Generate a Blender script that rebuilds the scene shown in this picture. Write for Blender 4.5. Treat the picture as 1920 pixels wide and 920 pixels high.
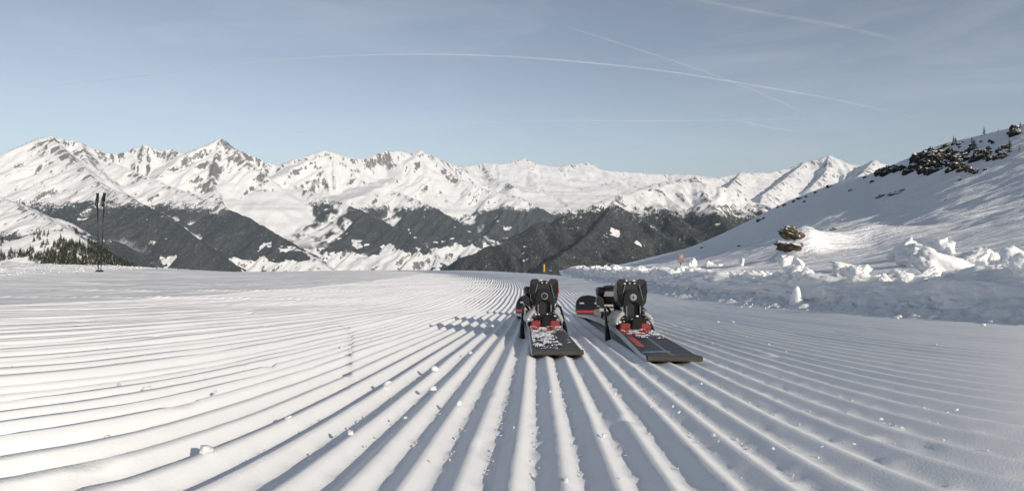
import bpy, bmesh, math, random
import numpy as np
from mathutils import Vector, Matrix, noise as mnoise

# ------------------------------------------------------------------ clear
for o in list(bpy.data.objects):
    bpy.data.objects.remove(o)
scene = bpy.context.scene
C = scene.collection
rnd = random.Random(7)

# ------------------------------------------------------------------ camera, sky, sun, exposure
F = 1100.0; XC = 960.0; YH = 400.0            # focal length in photo pixels, principal column, horizon row
cam_d = bpy.data.cameras.new('camera')
cam = bpy.data.objects.new('camera', cam_d); C.objects.link(cam)
cam.location = (0, 0, 0); cam.rotation_euler = (math.radians(90), 0, 0)
cam_d.sensor_width = 36.0; cam_d.lens = 36.0 * F / 1920.0
cam_d.shift_y = (YH - 460.0) / 1920.0
cam_d.clip_start = 0.02; cam_d.clip_end = 300000.0
scene.camera = cam

SUN_EL = math.radians(20.0)
SUN_H = Vector((0.60, -0.80)).normalized()
to_sun = Vector((SUN_H.x * math.cos(SUN_EL), SUN_H.y * math.cos(SUN_EL), math.sin(SUN_EL)))
world = bpy.data.worlds.new('World'); scene.world = world; world.use_nodes = True
wn = world.node_tree; wn.nodes.clear()
sky = wn.nodes.new('ShaderNodeTexSky'); sky.sky_type = 'NISHITA'; sky.sun_disc = False
sky.sun_elevation = SUN_EL; sky.sun_rotation = math.atan2(SUN_H.x, SUN_H.y)
sky.altitude = 2000; sky.air_density = 1.0; sky.dust_density = 1.6; sky.ozone_density = 1.0
hs = wn.nodes.new('ShaderNodeHueSaturation'); hs.inputs['Saturation'].default_value = 0.64
bg = wn.nodes.new('ShaderNodeBackground'); bg.inputs['Strength'].default_value = 0.084
wo = wn.nodes.new('ShaderNodeOutputWorld')
tcw = wn.nodes.new('ShaderNodeTexCoord'); mpw = wn.nodes.new('ShaderNodeMapping'); mpw.inputs['Scale'].default_value = (1.2, 1.2, 7.0); mpw.inputs['Rotation'].default_value = (.12, .05, .3)
ciw = wn.nodes.new('ShaderNodeTexNoise'); ciw.inputs['Scale'].default_value = 2.2; ciw.inputs['Detail'].default_value = 7.0; ciw.inputs['Roughness'].default_value = 0.62; ciw.inputs['Distortion'].default_value = 0.6
mrw = wn.nodes.new('ShaderNodeMapRange'); mrw.inputs[1].default_value = 0.45; mrw.inputs[2].default_value = 0.80; mrw.inputs[3].default_value = 0.0; mrw.inputs[4].default_value = 0.22
mxw = wn.nodes.new('ShaderNodeMix'); mxw.data_type = 'RGBA'; mxw.inputs[7].default_value = (7.2, 7.6, 8.0, 1)          # thin cirrus veil
wn.links.new(tcw.outputs['Generated'], mpw.inputs[0]); wn.links.new(mpw.outputs[0], ciw.inputs['Vector']); wn.links.new(ciw.outputs[0], mrw.inputs[0])
wn.links.new(sky.outputs[0], hs.inputs['Color']); wn.links.new(mrw.outputs[0], mxw.inputs[0]); wn.links.new(hs.outputs[0], mxw.inputs[6]); wn.links.new(mxw.outputs[2], bg.inputs[0]); wn.links.new(bg.outputs[0], wo.inputs[0])

sun_d = bpy.data.lights.new('sun', 'SUN'); sun_d.energy = 3.6; sun_d.angle = math.radians(0.5); sun_d.color = (1.0, 0.90, 0.765)
sun = bpy.data.objects.new('sun', sun_d); C.objects.link(sun)
sun.rotation_euler = (-to_sun).to_track_quat('-Z', 'Y').to_euler()
sun.location = (3, -4, 5)
scene.view_settings.view_transform = 'Standard'; scene.view_settings.look = 'None'
scene.view_settings.gamma = 1.0; scene.view_settings.use_curve_mapping = False
scene.view_settings.exposure = 0.31

# ------------------------------------------------------------------ helpers
def px(x, y, D):
    return Vector(((x - XC) / F * D, D, (YH - y) / F * D))

_perm = {}
def _tab(seed):
    if seed not in _perm:
        r = np.random.RandomState(seed)
        a = r.rand(256) * 2 * np.pi
        _perm[seed] = (r.permutation(256), np.cos(a), np.sin(a))
    return _perm[seed]
def perlin(x, y, seed=0):
    P, gx, gy = _tab(seed)
    x = np.asarray(x, float); y = np.asarray(y, float)
    xi = np.floor(x).astype(np.int64); yi = np.floor(y).astype(np.int64)
    xf = x - xi; yf = y - yi
    u = xf * xf * xf * (xf * (xf * 6 - 15) + 10); v = yf * yf * yf * (yf * (yf * 6 - 15) + 10)
    def g(ix, iy, dx, dy):
        h = P[(P[ix & 255] + iy) & 255]
        return gx[h] * dx + gy[h] * dy
    a = g(xi, yi, xf, yf); b = g(xi + 1, yi, xf - 1, yf)
    c = g(xi, yi + 1, xf, yf - 1); d = g(xi + 1, yi + 1, xf - 1, yf - 1)
    return ((a + u * (b - a)) * (1 - v) + (c + u * (d - c)) * v) * 1.5
def fbm(x, y, oct=4, seed=0, gain=0.5):
    s = 0; a = 1.0; f = 1.0
    for i in range(oct):
        s = s + a * perlin(x * f + 17.3 * i, y * f - 9.1 * i, seed + i); a *= gain; f *= 2.03
    return s
def ridged(x, y, oct=3, seed=0):
    s = 0; a = 1.0; f = 1.0
    for i in range(oct):
        s = s + a * (1 - np.abs(perlin(x * f + 5.1 * i, y * f + 3.7 * i, seed + i)) * 1.6); a *= 0.5; f *= 2.1
    return s / 1.75
def sstep(a, b, x):
    t = np.clip((np.asarray(x, float) - a) / (b - a), 0, 1)
    return t * t * (3 - 2 * t)

def link(o, parent=None):
    C.objects.link(o)
    if parent is not None: o.parent = parent
    return o
def grid_mesh(name, P, mat, smooth=True, attrs=None, mask=None):
    R, K = P.shape[:2]
    idx = np.arange(R * K).reshape(R, K)
    q = np.stack([idx[:-1, :-1], idx[:-1, 1:], idx[1:, 1:], idx[1:, :-1]], -1).reshape(-1, 4)
    V = P.reshape(-1, 3)
    if mask is not None:
        q = q[mask.reshape(-1)]
        used = np.unique(q); remap = np.full(R * K, -1); remap[used] = np.arange(len(used))
        q = remap[q]; V = V[used]
        if attrs: attrs = {k: a.reshape(-1)[used] for k, a in attrs.items()}
    m = bpy.data.meshes.new(name)
    m.vertices.add(len(V)); m.vertices.foreach_set('co', np.ascontiguousarray(V, dtype=np.float32).ravel())
    m.loops.add(q.size); m.loops.foreach_set('vertex_index', q.astype(np.int32).ravel())
    m.polygons.add(len(q)); m.polygons.foreach_set('loop_start', np.arange(0, q.size, 4, dtype=np.int32))
    m.polygons.foreach_set('use_smooth', np.full(len(q), smooth, dtype=bool))
    m.update(calc_edges=True)
    if attrs:
        for k, a in attrs.items():
            at = m.attributes.new(k, 'FLOAT', 'POINT'); at.data.foreach_set('value', np.asarray(a, dtype=np.float32).ravel())
    m.materials.append(mat)
    return m
def obj(name, mesh, parent=None):
    return link(bpy.data.objects.new(name, mesh), parent)
def tag(o, label=None, cat=None, group=None, kind=None):
    if label: o['label'] = label
    if cat: o['category'] = cat
    if group: o['group'] = group
    if kind: o['kind'] = kind
    return o
def bm_obj(name, bm, mat, parent=None, smooth=False):
    m = bpy.data.meshes.new(name); bm.normal_update(); bm.to_mesh(m); bm.free()
    if smooth:
        for p in m.polygons: p.use_smooth = True
    m.materials.append(mat)
    return obj(name, m, parent)

# ------------------------------------------------------------------ materials
class NT:
    def __init__(s, name):
        s.m = bpy.data.materials.new(name); s.m.use_nodes = True
        s.t = s.m.node_tree; s.t.nodes.clear()
        s.out = s.n('ShaderNodeOutputMaterial')
    def n(s, t, **k):
        nd = s.t.nodes.new(t)
        for a, b in k.items(): setattr(nd, a, b)
        return nd
    def l(s, a, b): s.t.links.new(a, b)
    def setin(s, sock, v):
        if hasattr(v, 'is_output') or isinstance(v, bpy.types.NodeSocket): s.l(v, sock)
        else: sock.default_value = v
    def math(s, op, a, b=0.0, c=None, clamp=False):
        nd = s.n('ShaderNodeMath', operation=op, use_clamp=clamp)
        s.setin(nd.inputs[0], a); s.setin(nd.inputs[1], b)
        if c is not None: s.setin(nd.inputs[2], c)
        return nd.outputs[0]
    def mr(s, v, a, b, c=0.0, d=1.0):
        nd = s.n('ShaderNodeMapRange', interpolation_type='SMOOTHSTEP')
        s.setin(nd.inputs[0], v)
        for i, k in enumerate((a, b, c, d)): s.setin(nd.inputs[1 + i], k)
        return nd.outputs[0]
    def noise(s, vec, scale, detail=3.0, rough=0.5):
        nd = s.n('ShaderNodeTexNoise'); nd.inputs['Scale'].default_value = scale
        nd.inputs['Detail'].default_value = detail; nd.inputs['Roughness'].default_value = rough
        if vec is not None: s.l(vec, nd.inputs['Vector'])
        return nd.outputs[0]
    def mix(s, f, a, b):
        nd = s.n('ShaderNodeMix', data_type='RGBA'); s.setin(nd.inputs[0], f)
        s.setin(nd.inputs[6], a); s.setin(nd.inputs[7], b)
        return nd.outputs[2]
    def pos(s): return s.n('ShaderNodeNewGeometry').outputs['Position']
    def obj(s): return s.n('ShaderNodeTexCoord').outputs['Object']
    def attr(s, name): return s.n('ShaderNodeAttribute', attribute_name=name).outputs['Fac']
    def bump(s, h, strength, dist):
        nd = s.n('ShaderNodeBump'); nd.inputs['Strength'].default_value = strength; nd.inputs['Distance'].default_value = dist
        s.l(h, nd.inputs['Height']); return nd.outputs[0]
    def bsdf(s, col, rough=0.5, normal=None, metal=0.0, spec=0.5):
        b = s.n('ShaderNodeBsdfPrincipled'); s.setin(b.inputs['Base Color'], col); s.setin(b.inputs['Roughness'], rough)
        b.inputs['Metallic'].default_value = metal; b.inputs['Specular IOR Level'].default_value = spec
        if normal is not None: s.l(normal, b.inputs['Normal'])
        s.l(b.outputs[0], s.out.inputs[0]); return b
def rgb(r, g, b): return (r, g, b, 1.0)

def mat_snow(name, grain=350, gs=0.35, gd=0.0012, lump=None, ls=0.3, ld=0.02, sss=0.0):
    t = NT(name); p = t.pos()
    n1 = t.noise(p, grain, 2.0, 0.6)
    nrm = t.bump(n1, gs, gd)
    if lump:
        n2 = t.noise(p, lump, 4.0, 0.6)
        nd = t.n('ShaderNodeBump'); nd.inputs['Strength'].default_value = ls; nd.inputs['Distance'].default_value = ld
        t.l(n2, nd.inputs['Height']); t.l(nrm, nd.inputs['Normal']); nrm = nd.outputs[0]
    col = t.mix(t.noise(p, grain * 0.11, 3.0), rgb(.85, .85, .85), rgb(.91, .91, .905))
    b = t.bsdf(col, 0.65, nrm, spec=0.25)
    if sss:
        b.inputs['Subsurface Weight'].default_value = 0.6; b.inputs['Subsurface Scale'].default_value = sss; b.inputs['Subsurface Radius'].default_value = (1.0, 1.0, 1.0)
    return t.m
M_piste = mat_snow('groomed_snow', 620, 0.35, 0.0006)
M_bank = mat_snow('bank_snow', 160, 0.5, 0.004, 22, 0.5, 0.02, sss=.02)
M_block = mat_snow('block_snow', 120, 0.5, 0.004, 25, 0.6, 0.02, sss=.03)

def mat_hill():
    t = NT('wind_snow'); p = t.pos()
    mp = t.n('ShaderNodeMapping'); mp.inputs['Rotation'].default_value = (0, 0, math.radians(-28)); mp.inputs['Scale'].default_value = (0.35, 2.0, 1.0)
    t.l(p, mp.inputs[0])
    n1 = t.noise(mp.outputs[0], 0.9, 6.0, 0.62)
    n2 = t.noise(p, 6.0, 4.0, 0.6)
    h = t.math('ADD', t.math('MULTIPLY', n1, 1.0), t.math('MULTIPLY', n2, 0.12))
    nrm = t.bump(h, 0.75, 0.55)
    t.bsdf(rgb(.85, .86, .88), 0.6, nrm, spec=0.25)
    return t.m
M_hill = mat_hill()

def mat_rock(name, a, b, scale):
    t = NT(name); p = t.pos()
    n = t.noise(p, scale, 6.0, 0.65)
    geo = t.n('ShaderNodeNewGeometry'); sep = t.n('ShaderNodeSeparateXYZ'); t.l(geo.outputs['Normal'], sep.inputs[0])
    up = t.math('ADD', sep.outputs[2], t.math('MULTIPLY', t.math('SUBTRACT', t.noise(p, scale * 1.7, 4.0), 0.5), 0.9))
    snow = t.mr(up, 0.70, 0.82)
    col = t.mix(snow, t.mix(n, a, b), rgb(.85, .86, .88))
    t.bsdf(col, 0.85, t.bump(n, 0.8, 0.25 / scale), spec=0.2)
    return t.m
M_rock = mat_rock('dark_rock', rgb(.012, .012, .011), rgb(.060, .053, .043), 2.5)
M_boulder = mat_rock('brown_rock', rgb(.025, .021, .017), rgb(.17, .135, .09), 5.0)

def plain(name, col, rough=0.5, metal=0.0, nscale=None, namp=0.25, spec=0.5):
    t = NT(name)
    c = col
    if nscale:
        n = t.noise(t.obj(), nscale, 4.0, 0.6)
        c = t.mix(n, rgb(*[k * (1 - namp) for k in col[:3]]), rgb(*[min(1, k * (1 + namp)) for k in col[:3]]))
    t.bsdf(c, rough, None, metal, spec)
    return t.m

# ------------------------------------------------------------------ terrain functions (metres)
_D = np.array([-10, 0, 2.7, 3.6, 30, 45, 70, 120, 400.]); _S = np.array([.1255, .1255, .1255, .0915, .0915, .0955, .16, .33, .42])
_dd = np.linspace(-10, 400, 41001); _ss = np.interp(_dd, _D, _S)
_zz = np.concatenate([[0], np.cumsum((_ss[1:] + _ss[:-1]) / 2 * (_dd[1] - _dd[0]))])
_zz = _zz - np.interp(0, _dd, _zz) + 0.118
def depth(Y): return np.interp(Y, _dd, _zz)
def ground_z(X, Y):
    X = np.asarray(X, float); Y = np.asarray(Y, float)
    rise = 0.25 * sstep(-4, -9.5, X) * (1 - sstep(11, 20, Y)) - np.clip(-11 - X, 0, None) ** 2 * 0.03
    return -depth(Y) + rise
def rough_mask(X, Y): return sstep(0.0, 0.9, (-4.2 - 0.255 * Y) - X) * sstep(4, 5.5, Y)

_x0D = np.array([-10, 0, 2, 4, 6, 8, 10, 12.5, 15, 20, 30, 50, 80, 400]); _x0X = np.array([-.418, 0, .0836, .167, .205, .19, .148, 0, -.22, -.74, -2.3, -6.5, -15, -140])
_x0f = np.linspace(-10, 400, 8201); _x0s = np.interp(_x0f, _x0D, _x0X)
_k = np.exp(-np.linspace(-2.5, 2.5, 61) ** 2); _k /= _k.sum()
_x0s = np.convolve(np.pad(_x0s, 30, mode='edge'), _k, mode='valid')
def asinx(q):
    s = np.sign(q); a = np.abs(q)
    return s * np.where(a < 0.9, np.arcsin(np.clip(a, 0, .9)), math.asin(.9) + (a - .9) * 2.29)
def ridge_X(n, Y):
    """plan position of groove line n (any real number) at distance Y"""
    m = np.where(n > -15, n, -15 + 1.45 * (n + 15))
    Yc = np.maximum(Y, 0.30)
    fan = 0.7727 * asinx(0.0388 * m / Yc) * Yc
    return np.interp(Y, _x0f, _x0s) + fan

# ------------------------------------------------------------------ piste with real grooves
def build_piste():
    Yr = np.concatenate([np.linspace(-5, 0.3, 14), np.exp(np.linspace(math.log(.32), math.log(60), 330)), np.array([66, 75, 90, 110, 140, 180, 240, 320, 395.])])
    near = np.arange(-58, 52, 0.1)
    far = np.arange(-330, -58, 0.25)
    n = np.concatenate([far, near])
    N, Y = np.meshgrid(n, Yr)
    wob = 0.10 * perlin(N * 0.37, Y * 1.3, 3) + 0.05 * perlin(N * 0.9, Y * 7, 4)
    # a dislocation where two tiller sections meet
    seam = 0.16 * sstep(-0.008, 0.008, Y + N / 10.3) * sstep(-18, -15, N) * sstep(-6, -7.5, N)
    X = ridge_X(N + 0, Y)
    irr = 0.22 * np.sin(np.floor(N) * 2.4) + 0.0
    ph = N + wob * 0.5 + seam
    kk = np.floor(ph); fr = ph - kk
    rs = np.random.RandomState(5); hr = 0.9 + 0.2 * rs.rand(1200); wr = 0.30 + 0.05 * rs.rand(1200)
    ki = (kk.astype(int) + 600) % 1200
    q = fr - 0.60 - 0.05 * (wr[ki] - .325) / .025
    q = fr - 0.52 - 0.03 * (wr[ki] - .325) / .025
    prof = np.where(q < 0, np.clip(1 + q / (0.47 - .23 * sstep(-2, -8, N)), 0, 1), np.clip(1 - q / (0.38 - .01 * sstep(-2, -8, N)), 0, 1))
    aq = np.abs(q); prof = np.where(aq < .05, prof - (.05 - aq) ** 2 * 18, prof)
    amp = 0.0088 * hr[ki] * (1 - 0.999 * rough_mask(X, Y)) * (1 - sstep(46, 60, Y))
    dxn = np.gradient(X, axis=1) / np.gradient(N, axis=1); dxy = np.gradient(X, axis=0) / np.gradient(Y, axis=0)
    pitch = np.abs(dxn) / np.sqrt(1 + dxy ** 2)
    amp = amp * np.clip(pitch / 0.032, 0.9, 1.9) ** 0.75
    amp = amp * (1 + 0.62 * sstep(-2, -10, N) * (1 - .3 * sstep(2, 5, Y)) - 0.30 * sstep(1, 8, N))
    amp = amp * (0.95 + 0.12 * perlin(X * 3, Y * 1.1, 8))
    dmg = sstep(0.66, 0.8, perlin(X * 22, Y * 13, 12)) * (Y < 5)              # broken bits of ridge
    amp = amp * (1 - 0.4 * dmg)
    Z = ground_z(X, Y) + amp * prof
    Z += 0.006 * fbm(X * 1.2, Y * 0.8, 3, 20) * np.clip(Y, 0, 6) / 3
    valley = (1 - prof)
    fine = np.where(Y < 6, 1, 0) * valley ** 3 * 0.0022 * np.maximum(0, fbm(X * 90, Y * 60, 2, 30))
    Z += fine + 0.00025 * perlin(X * 140, Y * 60, 33) * (Y < 4)
    rm = rough_mask(X, Y)
    Z += rm * (0.05 * np.abs(fbm(X * 3.2, Y * 3.2, 4, 40)) + 0.01)
    # berms between grooming passes
    for (ya, yb, w) in ((5.2, 0.0, .05), (4.15, -0.12, .04), (7.0, 0.05, .05)):
        line = ya + yb * (X + 3.5)
        Z += 0.012 * np.exp(-((Y - line) / w) ** 2) * sstep(-0.8, -1.6, X)
    P = np.stack([X, Y, Z], -1)
    m = grid_mesh('piste', P, M_piste)
    return tag(obj('piste', m), kind='structure')
build_piste()

# ------------------------------------------------------------------ snow bank along the piste
_bY = np.array([-4, 0, 1.9, 2.8, 3.7, 4.5, 7, 12, 20, 38, 60]); _bX = np.array([1.95, 1.8, 1.66, 1.6, 1.5, 1.42, 1.48, 1.52, 2.0, 3.4, 5.2])
def bank_X(Y): return np.interp(Y, _bY, _bX)
def build_bank():
    Yr = np.concatenate([np.linspace(-2, .8, 30), np.exp(np.linspace(math.log(.82), math.log(58), 520))])
    s = np.linspace(0, 1, 64)
    S, Y = np.meshgrid(s, Yr)
    ox = np.interp(S, [0, .18, .30, .62, .72, 1], [-.34, -.10, -.02, .10, .17, .75])
    oz = np.interp(S, [0, .18, .30, .62, .72, 1], [-.03, .012, .04, .165, .185, .15])
    sc = np.clip(0.9 + 0.35 * perlin(Y * 1.3, Y * 0, 50), .6, 1.3) * (1 - sstep(30, 46, Y))
    B = bank_X(Y)
    nz = fbm(Y * 3.0, S * 5, 4, 55)
    nf = fbm(Y * 16, S * 26, 3, 60)
    wall = sstep(.15, .35, S)
    X = B + ox + wall * (0.045 * nz + 0.010 * nf) + 0.05 * perlin(Y * .8, Y * 0 + 3, 57)
    base = ground_z(B, Y)
    top = sstep(.6, .75, S)
    Z = base + oz * np.where(oz > 0, sc, 1) + wall * 0.022 * fbm(Y * 4 + 9, S * 6, 3, 66) + (1 - sstep(34, 50, Y)) * top * 0.03 * np.abs(fbm(Y * 7, S * 9, 3, 70)) \
        + sstep(.05, .15, S) * (1 - sstep(.3, .45, S)) * 0.03 * np.abs(fbm(Y * 14, S * 18, 3, 75))
    m = grid_mesh('snow_bank', np.stack([X, Y, Z], -1), M_bank)
    return tag(obj('snow_bank', m), kind='structure')
build_bank()

# ------------------------------------------------------------------ hillside on the right
_hx = np.array([985, 1030, 1100, 1160, 1290, 1350, 1410, 1480, 1560, 1640, 1680, 1712, 1760, 1800, 1830, 1880, 1905, 1920, 2100, 2800.])
_hy = np.array([512, 507, 502, 497, 465, 440, 411, 375, 345, 324, 306, 293, 272, 262, 256, 244, 236, 233, 205, 190.])
_hxx = np.arange(985, 2801, 1.0); _hk = np.hanning(71); _hk /= _hk.sum()
_hyy = np.convolve(np.pad(np.interp(_hxx, _hx, _hy), 35, mode='edge'), _hk, mode='valid')
_hx, _hy = _hxx, _hyy
def hill_params(x):
    x = np.asarray(x, float); r = np.maximum((x - XC) / F, 0.02)
    Df = np.minimum(1.85 / r, 45.0)
    for _ in range(3): Df = (bank_X(Df) + 0.32) / r
    Df = np.clip(Df, 0.5, 45)
    zf = ground_z(bank_X(Df), Df) + 0.12
    yf = YH - zf / Df * F
    yc = np.interp(x, _hx, _hy)
    Dc = np.clip(np.interp(x, [1160, 1700, 1950, 2800], [60, 60, 50, 42]) / r, 18, 330)
    return r, Df, yf, np.minimum(yc, yf - 1), Dc
EXPO = 1.6
def hill_y(x, D):
    r, Df, yf, yc, Dc = hill_params(x)
    t = np.log(np.maximum(D, Df) / Df) / np.log(Dc / Df)
    tt = np.clip(t, 0, 1)
    fr = tt ** EXPO
    return yf + (yc - yf) * fr, t
MOUNDS = [(1500, 19.0, .72, .62, .75), (1530, 19.6, .66, .9, .8), (1610, 20.2, .55, 1.25, 1.1), (1655, 19.5, .22, 1.5, 1.1)]
def hill_z(x, D):
    y, t = hill_y(x, D)
    z = (YH - y) / F * D
    z = z - np.clip(t - 1, 0, None) ** 2 * D * 3.0 - 0.006 * D * sstep(.93, 1.0, t) * 0
    X = (x - XC) / F * D
    for (mx, mD, h, rx, ry) in MOUNDS:
        z = z + h * np.exp(-(((X - (mx - XC) / F * mD) / rx) ** 2 + ((D - mD) / ry) ** 2) ** 1.3)
    z = z - .03 * D * sstep(1105, 1056, x)
    near = np.exp(-((D - 3.5) / 4.0) ** 2)
    z = z + 0.035 * near * fbm(X * 2.2, D * 2.2, 4, 90) * sstep(0, .08, t)
    z = z + 0.14 * sstep(4, 20, D) * fbm(X * .30 + D * .16, D * .5 - X * .12, 4, 95) * sstep(0, .2, t) * (1 - .6 * sstep(.85, 1., t))
    z = z + 0.5 * sstep(30, 70, D) * fbm(X * .07, D * .07, 3, 99) * (1 - sstep(.8, 1., t))
    return z
def hill_point(x, y):
    """point of the hillside seen at photo pixel x, y"""
    r, Df, yf, yc, Dc = hill_params(x)
    fr = np.clip((y - yf) / (yc - yf), 0.0, 1.0)
    D = float(Df * (Dc / Df) ** (fr ** (1 / EXPO)))
    return Vector(((x - XC) / F * D, D, float(hill_z(x, D))))
def build_hill():
    xs = np.concatenate([np.arange(1056, 1960, 2.0), np.arange(1960, 2800, 12.0)])
    ts = np.concatenate([np.linspace(0, 1, 400), np.linspace(1.01, 1.35, 16)])
    Xp, T = np.meshgrid(xs, ts)
    r, Df, yf, yc, Dc = hill_params(Xp)
    D = Df * (Dc / Df) ** T
    P = np.stack([r * D, D, hill_z(Xp, D)], -1)
    P[0, :, 2] -= 0.1
    return tag(obj('hillside', grid_mesh('hillside', P, M_hill)), kind='structure')
build_hill()

# ------------------------------------------------------------------ mountains
def mat_mountain():
    t = NT('mountain'); p = t.pos()
    geo = t.n('ShaderNodeNewGeometry'); sep = t.n('ShaderNodeSeparateXYZ'); t.l(geo.outputs['Normal'], sep.inputs[0])
    tl = t.attr('tl'); meadow = t.attr('meadow'); crest = t.attr('crest'); gully = t.attr('gully')
    n_big = t.noise(p, 0.0022, 5.0, 0.6)
    n_mid = t.noise(p, 0.012, 5.0, 0.65)
    mpf = t.n('ShaderNodeMapping'); mpf.inputs['Scale'].default_value = (1.0, .55, .45); mpf.inputs['Rotation'].default_value = (0, .25, .3); t.l(p, mpf.inputs[0])
    n_fine = t.noise(mpf.outputs[0], 0.075, 5.0, 0.75)
    # forest density falls off over the tree line
    lvl = t.math('ADD', tl, t.math('MULTIPLY', t.math('SUBTRACT', n_big, 0.5), 420.0))
    lvl = t.math('ADD', lvl, t.math('MULTIPLY', t.math('SUBTRACT', n_mid, 0.5), 300.0))
    dens = t.mr(lvl, 90.0, -200.0)
    thr = t.math('MULTIPLY', dens, 0.465)
    forest = t.mr(t.math('SUBTRACT', thr, t.math('MULTIPLY', n_fine, 0.72)), -0.07, 0.03)
    n_mead = t.noise(p, 0.0034, 3.0, 0.55)
    fields = t.mr(t.math('ADD', n_mead, t.math('MULTIPLY', meadow, 0.30)), 0.655, 0.675)
    glade = t.mr(t.noise(p, 0.0065, 4.0, 0.7), 0.66, 0.70)
    forest = t.math('MULTIPLY', forest, t.math('SUBTRACT', 1.0, t.math('MAXIMUM', t.math('MAXIMUM', fields, gully), t.math('MULTIPLY', glade, .8))))
    # rock on the steep ground
    st = t.math('ADD', sep.outputs[2], t.math('MULTIPLY', t.math('SUBTRACT', t.noise(p, 0.03, 6.0, 0.8), 0.5), 1.15))
    cmb = t.n('ShaderNodeCombineXYZ'); t.l(t.math('MULTIPLY', t.attr('al'), .0125), cmb.inputs[0]); t.l(t.math('MULTIPLY', t.attr('dm'), .0036), cmb.inputs[1])
    streak = t.noise(cmb.outputs[0], 1.0, 6.0, .68)
    rn = t.math('ADD', t.math('ADD', t.math('MULTIPLY', streak, .62), t.math('MULTIPLY', t.noise(mpf.outputs[0], .020, 6.0, .72), .38)), t.math('MULTIPLY', crest, .13))
    rn = t.math('ADD', rn, t.math('MULTIPLY', t.math('SUBTRACT', .80, sep.outputs[2]), .42))
    rock = t.mr(t.math('ADD', rn, t.math('MULTIPLY', t.math('SUBTRACT', n_big, .5), .25)), .60, .65)
    rcol = t.mix(n_mid, rgb(.09, .088, .086), rgb(.24, .225, .205))
    col = t.mix(rock, rgb(.76, .76, .765), rcol)
    fcol = t.mix(t.noise(p, .06, 3.0, .7), rgb(.010, .013, .012), rgb(.050, .052, .045))
    fcol = t.mix(t.mr(streak, .45, .75), fcol, rgb(.085, .085, .078))
    fcol = t.mix(t.mr(t.noise(p, .05, 7.0, .85), .53, .64), fcol, rgb(.17, .175, .18))
    col = t.mix(forest, col, fcol)
    h = t.math('ADD', t.math('MULTIPLY', t.noise(p, 0.010, 6.0, 0.62), 1.0), t.math('MULTIPLY', n_fine, 0.15))
    nrm = t.bump(h, 0.6, 32.0)
    t.bsdf(col, 0.8, nrm, spec=0.15)
    return t.m
M_mtn = mat_mountain()

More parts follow.
